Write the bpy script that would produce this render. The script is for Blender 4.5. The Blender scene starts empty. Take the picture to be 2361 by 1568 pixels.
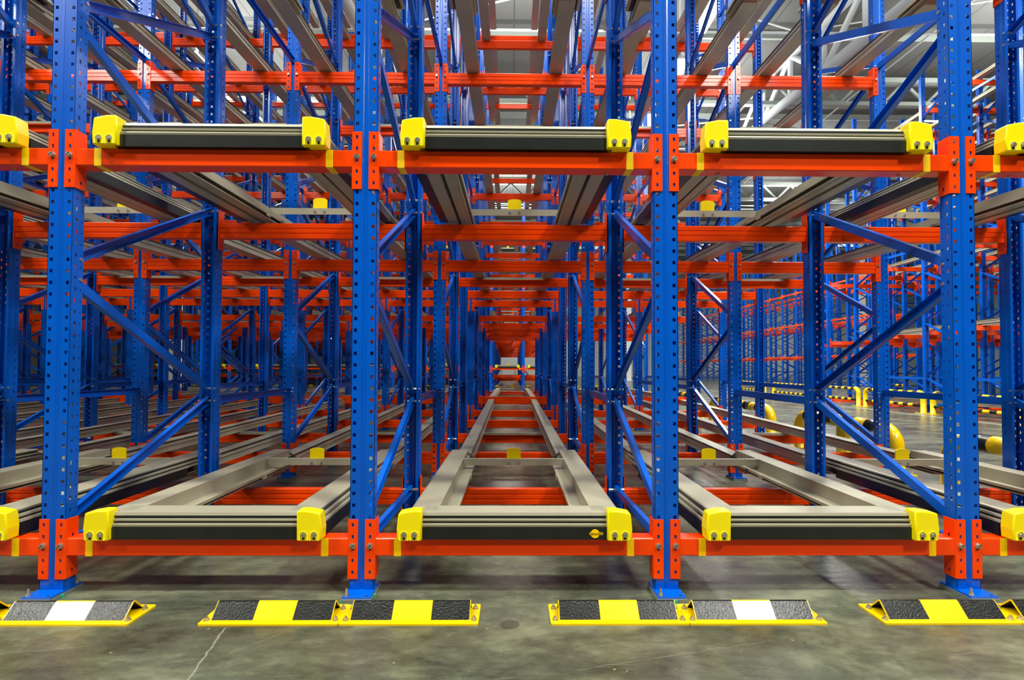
import bpy, math, random
from mathutils import Vector, Matrix
random.seed(7)
scene = bpy.context.scene
COL = scene.collection
W_, H_ = 2361.0, 1568.0

# ------------------------------------------------------------------ camera
FPX, XC, DC, ZC = 1126.65, -0.015, 2.1307, 0.9843
YAW, PITCH, ROLL, SX, SY = 0.00953, 0.02192, 0.00341, 10.33, 37.86
_c, _s = math.cos(YAW), math.sin(YAW)
r0 = Vector((_c, -_s, 0)); ry = Vector((_s, _c, 0)); zz = Vector((0, 0, 1))
_c, _s = math.cos(PITCH), math.sin(PITCH)
FWD = _c * ry + _s * zz
u0 = -_s * ry + _c * zz
_c, _s = math.cos(ROLL), math.sin(ROLL)
RIGHT = _c * r0 + _s * u0
UP = _c * u0 - _s * r0
CAMP = Vector((XC, -DC, ZC))
cam = bpy.data.cameras.new('camera')
camo = bpy.data.objects.new('camera', cam)
COL.objects.link(camo)
cam.sensor_width = 36.0
cam.lens = FPX / W_ * 36.0
cam.shift_x = -SX / W_
cam.shift_y = SY / W_
cam.clip_start = 0.05
cam.clip_end = 200
m = Matrix((RIGHT, UP, -FWD)).transposed().to_4x4()
m.translation = CAMP
camo.matrix_world = m
scene.camera = camo

def proj(p):
    q = Vector(p) - CAMP
    d = q.dot(FWD)
    if d <= 0.05:
        return None
    return (q.dot(RIGHT) / d * FPX + SX + W_ / 2, -q.dot(UP) / d * FPX + SY + H_ / 2, d)

def inview(pts, mg=60):
    xs, ys = [], []
    for p in pts:
        a = proj(p)
        if a:
            xs.append(a[0]); ys.append(a[1])
    if not xs:
        return False
    return max(xs) > -mg and min(xs) < W_ + mg and max(ys) > -mg and min(ys) < H_ + mg

# ------------------------------------------------------------------ world, exposure, big lights
scene.view_settings.view_transform = 'Standard'
scene.view_settings.look = 'None'
scene.view_settings.gamma = 1
scene.view_settings.exposure = 0.08
scene.view_settings.use_curve_mapping = False
scene.cycles.max_bounces = 5
scene.cycles.diffuse_bounces = 3
scene.cycles.glossy_bounces = 3
scene.cycles.transmission_bounces = 2
scene.cycles.sample_clamp_indirect = 6
wd = bpy.data.worlds.new('world'); scene.world = wd
wd.use_nodes = True
wd.node_tree.nodes['Background'].inputs[0].default_value = (0.86, 0.93, 1.0, 1)
wd.node_tree.nodes['Background'].inputs[1].default_value = 0.03

def area(name, loc, size, size_y, power, target=None, col=(1, 1.0, 0.90)):
    l = bpy.data.lights.new(name, 'AREA')
    l.shape = 'RECTANGLE'; l.size = size; l.size_y = size_y
    l.energy = power; l.color = col
    o = bpy.data.objects.new(name, l)
    o.location = loc
    d = Vector(target) - Vector(loc) if target else Vector((0, 0, -1))
    o.rotation_euler = d.to_track_quat('-Z', 'Y').to_euler()
    COL.objects.link(o)
    return o
# lamp rows of the hall: above the front aisle, the right aisle, the rear aisle, the left lanes; plus added fill lights
for x, w in ((-9.5, 1.9), (5.1, 0.9)):
    area('aisle_and_fill_light', (x, -5.1, 8.4), w, 1.0, 700)
for x in (-6, -2, 2, 9.5):
    area('aisle_and_fill_light', (x, -2.3, 8.4), 1.5, 0.5, 420)
for y in (1.5, 5.0, 8.5, 12, 16):
    area('aisle_and_fill_light', (6.0, y, 8.6), 0.6, 2.6, 420)
for x in (-8, 1, 8):
    area('aisle_and_fill_light', (x, 14.6, 8.6), 3.0, 1.2, 330)
for x, y, p in ((-7.8, 3, 190), (-7.8, 9, 150), (0, 5.5, 210), (28, 20, 800), (26, 38, 800), (14, 20, 500), (14, 30, 500), (10, 24, 500), (0, 40, 900)):  # left lamp row, then fill lights added for rack interior and far hall
    area('aisle_and_fill_light', (x, y, 9.4), 2.0, 2.0, p)
# upward fill lights without fixtures, added to brighten the roof and trusses
for x, y in ((-8, 4), (-8, 13), (0, 9), (6, 5), (6, 14), (14, 10), (14, 22), (0, 24), (24, 30), (8, 36)):
    area('roof_wash', (x, y, 8.7), 2.5, 2.5, 400, (x, y, 12), (0.95, 1.0, 0.98))

# ------------------------------------------------------------------ materials
def mat(name, col, rough=0.5, metal=0.0, noise=0.0, nscale=12.0, coat=0.0, bump=0.0, col2=None, spec=0.5):
    mt = bpy.data.materials.new(name); mt.use_nodes = True
    nt = mt.node_tree; b = nt.nodes['Principled BSDF']
    b.inputs['Base Color'].default_value = (*col, 1)
    b.inputs['Roughness'].default_value = rough
    b.inputs['Metallic'].default_value = metal
    b.inputs['Specular IOR Level'].default_value = spec
    b.inputs['Coat Weight'].default_value = coat
    b.inputs['Coat Roughness'].default_value = 0.12
    tc = nt.nodes.new('ShaderNodeTexCoord')
    nz = nt.nodes.new('ShaderNodeTexNoise'); nz.inputs['Scale'].default_value = nscale
    nz.inputs['Detail'].default_value = 4
    nt.links.new(tc.outputs['Object'], nz.inputs['Vector'])
    if noise > 0 or col2:
        rp = nt.nodes.new('ShaderNodeValToRGB')
        rp.color_ramp.elements[0].position = 0.35; rp.color_ramp.elements[1].position = 0.65
        c2 = col2 or tuple(c * (1 - noise) for c in col)
        rp.color_ramp.elements[0].color = (*c2, 1); rp.color_ramp.elements[1].color = (*col, 1)
        nt.links.new(nz.outputs['Fac'], rp.inputs['Fac'])
        nt.links.new(rp.outputs['Color'], b.inputs['Base Color'])
    if bump > 0:
        bp = nt.nodes.new('ShaderNodeBump'); bp.inputs['Strength'].default_value = bump
        bp.inputs['Distance'].default_value = 0.002
        n2 = nt.nodes.new('ShaderNodeTexNoise'); n2.inputs['Scale'].default_value = 140
        nt.links.new(tc.outputs['Object'], n2.inputs['Vector'])
        nt.links.new(n2.outputs['Fac'], bp.inputs['Height'])
        nt.links.new(bp.outputs['Normal'], b.inputs['Normal'])
    return mt
M = dict(
    blue=mat('blue_paint', (0.0, 0.105, 0.62), 0.22, noise=0.12, nscale=3, coat=0.0, spec=0.42),
    orange=mat('orange_paint', (1.0, 0.062, 0.0), 0.24, noise=0.08, nscale=6, coat=0.0, spec=0.32),
    steel=mat('grey_rail', (0.44, 0.415, 0.32), 0.34, 0.2, noise=0.12, nscale=4),
    beige=mat('beige_profile', (0.42, 0.39, 0.285), 0.34, 0.15, noise=0.08, nscale=5),
    black=mat('black_profile', (0.014, 0.016, 0.014), 0.32, noise=0.3, nscale=8),
    yellow=mat('yellow_plastic', (0.98, 0.80, 0.0), 0.26, coat=0.1, noise=0.03, spec=0.4),
    tape=mat('yellow_tape', (1.0, 0.62, 0.0), 0.5, spec=0.2),
    gold=mat('yellow_stop', (0.98, 0.74, 0.0), 0.4, spec=0.3),
    paint=mat('yellow_guard_paint', (0.95, 0.60, 0.0), 0.2, coat=0.3, bump=0.15, noise=0.05),
    bpaint=mat('black_guard_paint', (0.012, 0.013, 0.012), 0.26, coat=0.0, spec=0.28, bump=0.45, noise=0.4, nscale=20),
    zinc=mat('zinc_bolt', (0.62, 0.60, 0.55), 0.3, 0.9),
    shim=mat('grey_shim', (0.34, 0.38, 0.36), 0.35, 0.5),
    green=mat('green_plastic', (0.03, 0.45, 0.26), 0.4),
    dark=mat('dark_hole', (0.004, 0.004, 0.004), 0.8),
    white=mat('white_steel', (0.82, 0.84, 0.82), 0.45),
    truss=mat('truss_paint', (0.80, 0.82, 0.80), 0.5),
    girder=mat('grey_girder', (0.42, 0.45, 0.40), 0.6),
)
lm = bpy.data.materials.new('lamp_glow'); lm.use_nodes = True
lb = lm.node_tree.nodes['Principled BSDF']
lb.inputs['Emission Color'].default_value = (1, 1, 0.97, 1); lb.inputs['Emission Strength'].default_value = 14
M['glow'] = lm

def floor_mat():
    mt = bpy.data.materials.new('concrete_floor'); mt.use_nodes = True
    nt = mt.node_tree; b = nt.nodes['Principled BSDF']; N = nt.nodes.new; L = nt.links.new
    tc = N('ShaderNodeTexCoord')
    def noise(scale, det, rough=0.6, dist=0.0, st=(1, 1, 1)):
        mp = N('ShaderNodeMapping'); mp.inputs['Scale'].default_value = st
        L(tc.outputs['Object'], mp.inputs['Vector'])
        n = N('ShaderNodeTexNoise'); n.inputs['Scale'].default_value = scale
        n.inputs['Detail'].default_value = det; n.inputs['Roughness'].default_value = rough
        n.inputs['Distortion'].default_value = dist
        L(mp.outputs['Vector'], n.inputs['Vector']); return n
    a = noise(1.3, 8, 0.62, 0.6, (1, 2.2, 1))
    a2 = noise(9.0, 8, 0.7, 0.3, (1, 1.6, 1))
    am = N('ShaderNodeMixRGB'); am.inputs[0].default_value = 0.38; L(a.outputs['Fac'], am.inputs[1]); L(a2.outputs['Fac'], am.inputs[2])
    r = N('ShaderNodeValToRGB'); e = r.color_ramp.elements
    e[0].position = 0.36; e[0].color = (0.030, 0.034, 0.024, 1)
    e[1].position = 0.64; e[1].color = (0.200, 0.215, 0.135, 1)
    x = r.color_ramp.elements.new(0.5); x.color = (0.088, 0.098, 0.064, 1)
    L(am.outputs[0], r.inputs['Fac'])
    # scuffs: thin pale streaks
    s1 = noise(5, 6, 0.7, 1.2, (0.6, 5, 1))
    r1 = N('ShaderNodeValToRGB'); r1.color_ramp.elements[0].position = 0.60; r1.color_ramp.elements[1].position = 0.78
    L(s1.outputs['Fac'], r1.inputs['Fac'])
    mx = N('ShaderNodeMixRGB'); mx.inputs[2].default_value = (0.30, 0.32, 0.25, 1)
    ml = N('ShaderNodeMath'); ml.operation = 'MULTIPLY'; ml.inputs[1].default_value = 0.45
    L(r1.outputs['Color'], ml.inputs[0]); L(ml.outputs[0], mx.inputs[0]); L(r.outputs['Color'], mx.inputs[1])
    # warm brown stains
    s2 = noise(0.9, 5, 0.6, 0.4)
    r2 = N('ShaderNodeValToRGB'); r2.color_ramp.elements[0].position = 0.5; r2.color_ramp.elements[1].position = 0.75
    L(s2.outputs['Fac'], r2.inputs['Fac'])
    m2 = N('ShaderNodeMixRGB'); m2.blend_type = 'MULTIPLY'; m2.inputs[2].default_value = (0.72, 0.58, 0.56, 1)
    ml2 = N('ShaderNodeMath'); ml2.operation = 'MULTIPLY'; ml2.inputs[1].default_value = 0.7
    L(r2.outputs['Color'], ml2.inputs[0]); L(ml2.outputs[0], m2.inputs[0]); L(mx.outputs[0], m2.inputs[1])
    # flecks
    v = N('ShaderNodeTexVoronoi'); v.inputs['Scale'].default_value = 9
    L(tc.outputs['Object'], v.inputs['Vector'])
    lt = N('ShaderNodeMath'); lt.operation = 'LESS_THAN'; lt.inputs[1].default_value = 0.045
    L(v.outputs['Distance'], lt.inputs[0])
    m3 = N('ShaderNodeMixRGB'); m3.inputs[2].default_value = (0.42, 0.36, 0.2, 1)
    ml3 = N('ShaderNodeMath'); ml3.operation = 'MULTIPLY'; ml3.inputs[1].default_value = 0.5
    L(lt.outputs[0], ml3.inputs[0]); L(ml3.outputs[0], m3.inputs[0]); L(m2.outputs[0], m3.inputs[1])
    # oil spot and a long scratch near the guards
    def vm(op, i0, vec=None):
        v_ = N('ShaderNodeVectorMath'); v_.operation = op; L(i0, v_.inputs[0])
        if vec is not None: v_.inputs[1].default_value = vec
        return v_
    nv = noise(22, 3)
    nd = vm('SCALE', nv.outputs['Color']); nd.inputs[3].default_value = 0.022
    ad = N('ShaderNodeVectorMath'); ad.operation = 'ADD'; L(tc.outputs['Object'], ad.inputs[0]); L(nd.outputs[0], ad.inputs[1])
    ds = vm('DISTANCE', ad.outputs[0], (-0.009, -0.229, 0.011))
    l1 = N('ShaderNodeMath'); l1.operation = 'LESS_THAN'; l1.inputs[1].default_value = 0.036; L(ds.outputs['Value'], l1.inputs[0])
    m4 = N('ShaderNodeMixRGB'); m4.inputs[2].default_value = (0.035, 0.04, 0.032, 1)
    k4 = N('ShaderNodeMath'); k4.operation = 'MULTIPLY'; k4.inputs[1].default_value = 0.65; L(l1.outputs[0], k4.inputs[0])
    L(k4.outputs[0], m4.inputs[0]); L(m3.outputs[0], m4.inputs[1])
    last = m4
    for pa, pb, wd_ in (((-1.09, -0.262), (-1.02, -0.60), 0.0035), ((-0.86, -0.30), (-0.98, -0.42), 0.002), ((0.9, -0.36), (0.2, -0.52), 0.002), ((-2.2, -0.5), (-1.5, -0.38), 0.002)):
        dx, dy = pb[0] - pa[0], pb[1] - pa[1]; L_ = math.hypot(dx, dy)
        sub = vm('SUBTRACT', ad.outputs[0], (pa[0] + 0.011, pa[1] + 0.011, 0.011))
        dn = vm('DOT_PRODUCT', sub.outputs[0], (-dy / L_, dx / L_, 0)); dt = vm('DOT_PRODUCT', sub.outputs[0], (dx / L_ / L_, dy / L_ / L_, 0))
        ab = N('ShaderNodeMath'); ab.operation = 'ABSOLUTE'; L(dn.outputs['Value'], ab.inputs[0])
        c1 = N('ShaderNodeMath'); c1.operation = 'LESS_THAN'; c1.inputs[1].default_value = wd_; L(ab.outputs[0], c1.inputs[0])
        c2 = N('ShaderNodeMath'); c2.operation = 'COMPARE'; c2.inputs[1].default_value = 0.5; c2.inputs[2].default_value = 0.5; L(dt.outputs['Value'], c2.inputs[0])
        c3 = N('ShaderNodeMath'); c3.operation = 'MULTIPLY'; L(c1.outputs[0], c3.inputs[0]); L(c2.outputs[0], c3.inputs[1])
        c4 = N('ShaderNodeMath'); c4.operation = 'MULTIPLY'; c4.inputs[1].default_value = 0.6 if wd_ > 0.003 else 0.22; L(c3.outputs[0], c4.inputs[0])
        mm_ = N('ShaderNodeMixRGB'); mm_.inputs[2].default_value = (0.30, 0.31, 0.23, 1); L(c4.outputs[0], mm_.inputs[0]); L(last.outputs[0], mm_.inputs[1]); last = mm_
    L(last.outputs[0], b.inputs['Base Color'])
    rr = N('ShaderNodeMapRange'); rr.inputs[3].default_value = 0.13; rr.inputs[4].default_value = 0.42
    L(a.outputs['Fac'], rr.inputs[0]); L(rr.outputs[0], b.inputs['Roughness'])
    bp = N('ShaderNodeBump'); bp.inputs['Strength'].default_value = 0.12; bp.inputs['Distance'].default_value = 0.01
    L(s1.outputs['Fac'], bp.inputs['Height']); L(bp.outputs['Normal'], b.inputs['Normal'])
    return mt
M['floor'] = floor_mat()

def clad_mat(name, col, col2, sx, sy, axis='X'):
    mt = bpy.data.materials.new(name); mt.use_nodes = True
    nt = mt.node_tree; b = nt.nodes['Principled BSDF']; N = nt.nodes.new; L = nt.links.new
    tc = N('ShaderNodeTexCoord'); sp = N('ShaderNodeSeparateXYZ'); L(tc.outputs['Object'], sp.inputs[0])
    def seam(out, per, w):
        a = N('ShaderNodeMath'); a.operation = 'DIVIDE'; a.inputs[1].default_value = per; L(out, a.inputs[0])
        f = N('ShaderNodeMath'); f.operation = 'FRACT'; L(a.outputs[0], f.inputs[0])
        l = N('ShaderNodeMath'); l.operation = 'LESS_THAN'; l.inputs[1].default_value = w; L(f.outputs[0], l.inputs[0])
        return l
    s1 = seam(sp.outputs[0 if axis == 'X' else 1], sx, 0.04)
    s2 = seam(sp.outputs[1 if axis == 'X' else 2], sy, 0.05)
    mxx = N('ShaderNodeMath'); mxx.operation = 'MAXIMUM'; L(s1.outputs[0], mxx.inputs[0]); L(s2.outputs[0], mxx.inputs[1])
    n = N('ShaderNodeTexNoise'); n.inputs['Scale'].default_value = 0.5; L(tc.outputs['Object'], n.inputs['Vector'])
    m1 = N('ShaderNodeMixRGB'); m1.inputs[1].default_value = (*col, 1); m1.inputs[2].default_value = tuple(c * 0.8 for c in col) + (1,)
    L(n.outputs['Fac'], m1.inputs[0])
    m2 = N('ShaderNodeMixRGB'); m2.inputs[2].default_value = (*col2, 1); L(mxx.outputs[0], m2.inputs[0]); L(m1.outputs[0], m2.inputs[1])
    L(m2.outputs[0], b.inputs['Base Color']); b.inputs['Roughness'].default_value = 0.6
    return mt
M['ceil'] = clad_mat('roof_panels', (0.175, 0.168, 0.158), (0.09, 0.088, 0.084), 1.1, 4.0)
M['wall'] = clad_mat('wall_cladding', (0.70, 0.74, 0.72), (0.45, 0.48, 0.46), 6.0, 0.5, 'Y')

# ------------------------------------------------------------------ mesh builder
class MB:
    def __init__(s):
        s.v = []; s.f = []; s.mi = []; s.sm = []; s.cur = 0
    def quad(s, pts, smooth=False):
        n = len(s.v); s.v += [tuple(p) for p in pts]; s.f.append(tuple(range(n, n + len(pts)))); s.mi.append(s.cur); s.sm.append(smooth)
    def box(s, x0, x1, y0, y1, z0, z1):
        n = len(s.v)
        s.v += [(x, y, z) for z in (z0, z1) for y in (y0, y1) for x in (x0, x1)]
        for f in ((0, 2, 3, 1), (4, 5, 7, 6), (0, 1, 5, 4), (2, 6, 7, 3), (0, 4, 6, 2), (1, 3, 7, 5)):
            s.f.append(tuple(n + i for i in f)); s.mi.append(s.cur); s.sm.append(False)
    def prism(s, poly, a, b, axis='x', inv=False):
        """poly in the two remaining axes, extruded from a to b along axis"""
        def P(p, t):
            return (t, p[0], p[1]) if axis == 'x' else ((p[0], t, p[1]) if axis == 'y' else (p[0], p[1], t))
        n = len(s.v); k = len(poly)
        s.v += [P(p, a) for p in poly] + [P(p, b) for p in poly]
        for i in range(k):
            j = (i + 1) % k
            s.f.append((n + i, n + j, n + k + j, n + k + i)); s.mi.append(s.cur); s.sm.append(False)
        s.f.append(tuple(n + i for i in reversed(range(k)))); s.mi.append(s.cur); s.sm.append(False)
        s.f.append(tuple(n + k + i for i in range(k))); s.mi.append(s.cur); s.sm.append(False)
    def cyl(s, c, r, h, axis='y', n=6, r2=None, smooth=False):
        r2 = r if r2 is None else r2
        c = Vector(c); ax = {'x': Vector((1, 0, 0)), 'y': Vector((0, 1, 0)), 'z': Vector((0, 0, 1))}[axis]
        u = {'x': Vector((0, 1, 0)), 'y': Vector((0, 0, 1)), 'z': Vector((1, 0, 0))}[axis]; w = ax.cross(u)
        b = len(s.v)
        for t, rr in ((0, r), (h, r2)):
            for i in range(n):
                a = 2 * math.pi * i / n
                s.v.append(tuple(c + ax * t + u * rr * math.cos(a) + w * rr * math.sin(a)))
        for i in range(n):
            j = (i + 1) % n
            s.f.append((b + i, b + j, b + n + j, b + n + i)); s.mi.append(s.cur); s.sm.append(smooth)
        s.f.append(tuple(b + i for i in reversed(range(n)))); s.mi.append(s.cur); s.sm.append(False)
        s.f.append(tuple(b + n + i for i in range(n))); s.mi.append(s.cur); s.sm.append(False)
    def plate(s, u0, u1, z0, z1, cols, t, fr):
        """perforated plate; cols = [(u centre, half width, first z, pitch, half height, count)]; fr(u, d, z) -> point, d = depth 0..t"""
        cols = sorted(cols)
        edges = [u0]
        for c in cols:
            edges += [c[0] - c[1], c[0] + c[1]]
        edges.append(u1)
        for d, fl in ((0, 0), (t, 1)):
            for i in range(0, len(edges), 2):
                q = [fr(edges[i], d, z0), fr(edges[i + 1], d, z0), fr(edges[i + 1], d, z1), fr(edges[i], d, z1)]
                s.quad(q if not fl else q[::-1])
            for c in cols:
                a, b = c[0] - c[1], c[0] + c[1]; zp = z0
                for k in range(c[5] + 1):
                    zt = z1 if k == c[5] else c[2] + k * c[3] - c[4]
                    if zt > zp:
                        q = [fr(a, d, zp), fr(b, d, zp), fr(b, d, zt), fr(a, d, zt)]
                        s.quad(q if not fl else q[::-1])
                    zp = c[2] + k * c[3] + c[4]
        for c in cols:
            a, b = c[0] - c[1], c[0] + c[1]
            for k in range(c[5]):
                l, h = c[2] + k * c[3] - c[4], c[2] + k * c[3] + c[4]
                for p, q in (((a, l), (b, l)), ((b, l), (b, h)), ((b, h), (a, h)), ((a, h), (a, l))):
                    s.quad([fr(p[0], 0, p[1]), fr(q[0], 0, q[1]), fr(q[0], t, q[1]), fr(p[0], t, p[1])])
        for u in (u0, u1):
            s.quad([fr(u, 0, z0), fr(u, t, z0), fr(u, t, z1), fr(u, 0, z1)])
        for z in (z0, z1):
            s.quad([fr(u0, 0, z), fr(u1, 0, z), fr(u1, t, z), fr(u0, t, z)])
    def tube(s, pts, r, n=14, cap=True, closed=False):
        pts = [Vector(p) for p in pts]; b = len(s.v); k = len(pts)
        for i, p in enumerate(pts):
            d = (pts[min(i + 1, k - 1)] - pts[max(i - 1, 0)]).normalized()
            u = Vector((1, 0, 0)) if abs(d.x) < 0.9 else Vector((0, 0, 1))
            u = (u - d * u.dot(d)).normalized(); w = d.cross(u)
            for j in range(n):
                a = 2 * math.pi * j / n
                s.v.append(tuple(p + u * r * math.cos(a) + w * r * math.sin(a)))
        for i in range(k - 1):
            for j in range(n):
                j2 = (j + 1) % n
                s.f.append((b + i * n + j, b + i * n + j2, b + (i + 1) * n + j2, b + (i + 1) * n + j)); s.mi.append(s.cur); s.sm.append(True)
        if cap:
            s.f.append(tuple(b + j for j in range(n))); s.mi.append(s.cur); s.sm.append(False)
            s.f.append(tuple(b + (k - 1) * n + j for j in range(n))[::-1]); s.mi.append(s.cur); s.sm.append(False)
    def mesh(s, name, mats):
        me = bpy.data.meshes.new(name)
        me.from_pydata(s.v, [], s.f)
        for mm in (mats if isinstance(mats, (list, tuple)) else [mats]):
            me.materials.append(M[mm])
        me.polygons.foreach_set('material_index', s.mi)
        me.polygons.foreach_set('use_smooth', s.sm)
        me.update()
        return me

def obj(name, me, parent=None, loc=(0, 0, 0), rz=0.0):
    o = bpy.data.objects.new(name, me)
    o.location = loc; o.rotation_euler = (0, 0, rz)
    if parent: o.parent = parent
    return o      # linked later by link_tree / link
def link(o):
    COL.objects.link(o); return o
def link_tree(o):
    COL.objects.link(o)
    for c in KIDS.get(o, []):
        link_tree(c)
KIDS = {}
def part(name, me, parent, loc=(0, 0, 0), rz=0.0, label=None):
    o = obj(name, me, parent, loc, rz)
    KIDS.setdefault(parent, []).append(o)
    if label: o['label'] = label
    return o
def copy_tree(o, parent=None):
    c = o.copy()
    if parent is not None: c.parent = parent
    COL.objects.link(c)
    for ch in KIDS.get(o, []):
        copy_tree(ch, c)
    return c
def tag(o, label, cat, group=None, kind=None):
    if label: o['label'] = label
    if cat: o['category'] = cat
    if group: o['group'] = group
    if kind: o['kind'] = kind
    return o
def structure(name, me, loc=(0, 0, 0)):
    o = link(obj(name, me, None, loc)); o['kind'] = 'structure'; return o

# ------------------------------------------------------------------ shared dimensions
B, D = 1.32, 1.1
PIT = 0.0505
LEV = [0.244, 1.934, 3.622, 5.31, 7.0]
PH = 7.77
def X(j): return (j - 1.5) * B
DU = [0, -0.017, 0.0, 0.036, 0.066, 0.095, -0.040, -0.067, -0.091, -0.114, -0.144, -0.165, -0.19]
DL = [0, -0.049, -0.015, 0.008, 0.037, 0.066, 0.215, 0.092, 0.090, 0.088, 0.086]

# ------------------------------------------------------------------ parts: posts
def post_mesh(h):
    b = MB(); n = int((h - 0.06) / PIT)
    cols = [(-0.036, 0.0068, 0.058, PIT, 0.0074, n), (0.036, 0.0068, 0.058, PIT, 0.0074, n)]
    # web in three strips with a shallow central groove
    b.plate(-0.052, -0.012, 0.0, h, [cols[0]], 0.002, lambda u, d, z: (u, d, z))
    b.plate(0.012, 0.052, 0.0, h, [cols[1]], 0.002, lambda u, d, z: (u, d, z))
    for s in (-1, 1):
        b.quad([(s * 0.012, 0, 0), (s * 0.007, 0.005, 0), (s * 0.007, 0.005, h), (s * 0.012, 0, h)])
        b.quad([(s * 0.012, 0.002, 0), (s * 0.007, 0.007, 0), (s * 0.007, 0.007, h), (s * 0.012, 0.002, h)])
    b.quad([(-0.007, 0.005, 0), (0.007, 0.005, 0), (0.007, 0.005, h), (-0.007, 0.005, h)])
    b.quad([(-0.007, 0.007, 0), (0.007, 0.007, 0), (0.007, 0.007, h), (-0.007, 0.007, h)])
    for s in (-1, 1):
        # front part of the side wall with slots, then a step in, then the rear part, then the lip
        b.plate(0.0, 0.036, 0.0, h, [(0.021, 0.0042, 0.083, PIT, 0.0085, n)], 0.002, lambda u, d, z: (s * (0.052 - d), u, z))
        b.quad([(s * 0.052, 0.036, 0), (s * 0.046, 0.042, 0), (s * 0.046, 0.042, h), (s * 0.052, 0.036, h)])
        b.plate(0.042, 0.064, 0.0, h, [(0.053, 0.0026, 0.083, PIT, 0.0030, n)], 0.002, lambda u, d, z: (s * (0.046 - d), u, z))
        b.box(min(s * 0.046, s * 0.029), max(s * 0.046, s * 0.029), 0.062, 0.064, 0, h)
    return b.mesh('post', 'blue')
POST = post_mesh(PH)
POST_LOW = post_mesh(5.62)

def brace_mesh(y0, z0, y1, z1, w=0.043, t=0.028, flip=False):
    """C channel from (y0,z0) to (y1,z1) in the plane x = 0, open towards +x"""
    b = MB(); a = Vector((0, y0, z0)); c = Vector((0, y1, z1)); d = (c - a).normalized(); n = Vector((0, -d.z, d.y))
    L = (c - a).length; h = w / 2
    def bx(xa, xb, na, nb, la=0.0, lb=None):
        lb = L if lb is None else lb
        k = len(b.v)
        for l in (la, lb):
            for nn in (na, nb):
                for x in (xa, xb):
                    p = a + d * l + n * nn + Vector((x, 0, 0)); b.v.append(tuple(p))
        for f in ((0, 2, 3, 1), (4, 5, 7, 6), (0, 1, 5, 4), (2, 6, 7, 3), (0, 4, 6, 2), (1, 3, 7, 5)):
            b.f.append(tuple(k + i for i in f)); b.mi.append(b.cur); b.sm.append(False)
    bx(-t / 2, -t / 2 + 0.002, -h, h)
    bx(-t / 2, t / 2, -h, -h + 0.002)
    bx(-t / 2, t / 2, h - 0.002, h)
    if flip: b.v = [(-x, y, z) for x, y, z in b.v]
    b.cur = 1
    for l in (0.022, L - 0.022):
        p = a + d * l
        b.cyl((-0.050, p.y, p.z), 0.0085, 0.100, 'x', 6)
    return b.mesh('brace', ['blue', 'zinc'])

FR_BR = [(0.06, 0.21, D - 0.06, 0.20)]
zk0 = [0.30, 1.41, 2.57, 3.72, 4.88, 6.03, 7.19]
zk1 = [0.80, 2.03, 3.18, 4.33, 5.49, 6.64]
for i in range(6):
    FR_BR.append((0.035, zk0[i] + (0.035 if i else 0), D - 0.035, zk1[i] - 0.03))
    FR_BR.append((D - 0.035, zk1[i] + 0.03, 0.035, zk0[i + 1] - 0.035))
BR_M = [brace_mesh(*q, flip=(i > 0 and i % 2 == 0)) for i, q in enumerate(FR_BR)]

b = MB(); b.box(-0.0585, 0.0585, -0.072, 0.082, 0.0, 0.0075)
b.cur = 1
BASE = b.mesh('base_plate', ['blue', 'dark'])
b = MB()
for z in (0.0, 0.0045, 0.009, 0.0135):
    b.box(-0.060 - random.uniform(0, 0.003), 0.060 + random.uniform(0, 0.003), -0.075 - random.uniform(0, 0.002), 0.085, z, z + 0.0037)
b.box(-0.058, 0.058, -0.073, 0.083, 0, 0.017)
SHIM = b.mesh('shim_pack', 'shim')
b = MB(); b.cyl((0, 0, 0), 0.011, 0.004, 'z', 16); b.cyl((0, 0, 0.004), 0.0085, 0.008, 'z', 6); b.cyl((0, 0, 0.012), 0.0045, 0.018, 'z', 8)
ANCH = b.mesh('anchor_bolt', 'zinc')
b = MB(); b.cyl((0, 0, 0), 0.011, 0.0025, 'z', 16); b.cyl((0, 0, 0.0025), 0.0085, 0.007, 'z', 6); b.cyl((0, 0, 0.0095), 0.0045, 0.006, 'z', 8)
ANCHS = b.mesh('anchor_bolt', 'zinc')
b = MB(); b.box(-0.006, 0.006, -0.004, 0.002, -0.014, 0.003)
CLIP = b.mesh('clip', 'green')
b = MB(); b.cyl((0, 0, -0.002), 0.006, 0.0025, 'z', 12)
HOLE = b.mesh('bolt_hole', 'dark')

def foot(parent, y, flip, detail):
    s = -1 if flip else 1
    bp = part('base_plate', BASE, parent, (0, y, 0.0172), math.pi if flip else 0)
    part('anchor_bolt', ANCH, bp, (-0.044, -0.056, 0.007)); part('anchor_bolt', ANCH, bp, (0.044, 0.070, 0.007))
    sh = part('shim_pack', SHIM, parent, (0, y, 0.0), math.pi if flip else 0)
    if detail:
        part('bolt_hole', HOLE, bp, (0.040, -0.058, 0.0072))
        part('plastic_clip', CLIP, sh, (0.012, -0.078, 0.012), label='green plastic clip')
        part('plastic_clip', CLIP, sh, (-0.062, -0.07, 0.010), 1.2, label='green plastic clip')
        part('plastic_clip', CLIP, sh, (0.064, -0.02, 0.012), 1.57, label='green plastic clip')

def make_frame(detail):
    r = obj('upright_frame', None)
    part('post', POST, r, (0, 0, 0.0245))
    part('post', POST, r, (0, D, 0.0245), math.pi)
    foot(r, 0, False, detail); foot(r, D, True, False)
    for me in BR_M: part('brace', me, r)
    return r
FRAME_D, FRAME = make_frame(True), make_frame(False)
def make_lone():
    r = obj('support_post', None)
    part('post_body', POST_LOW, r, (0, 0, 0.0245), math.pi); foot(r, 0, True, False)
    return r
LONE = make_lone()
SP_M = {1: None, 2: None}
for k, L in ((1, D), (2, 2 * D)):
    SP_M[k] = brace_mesh(-0.03, 0, L + 0.03, 0, 0.05, 0.024)

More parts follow.
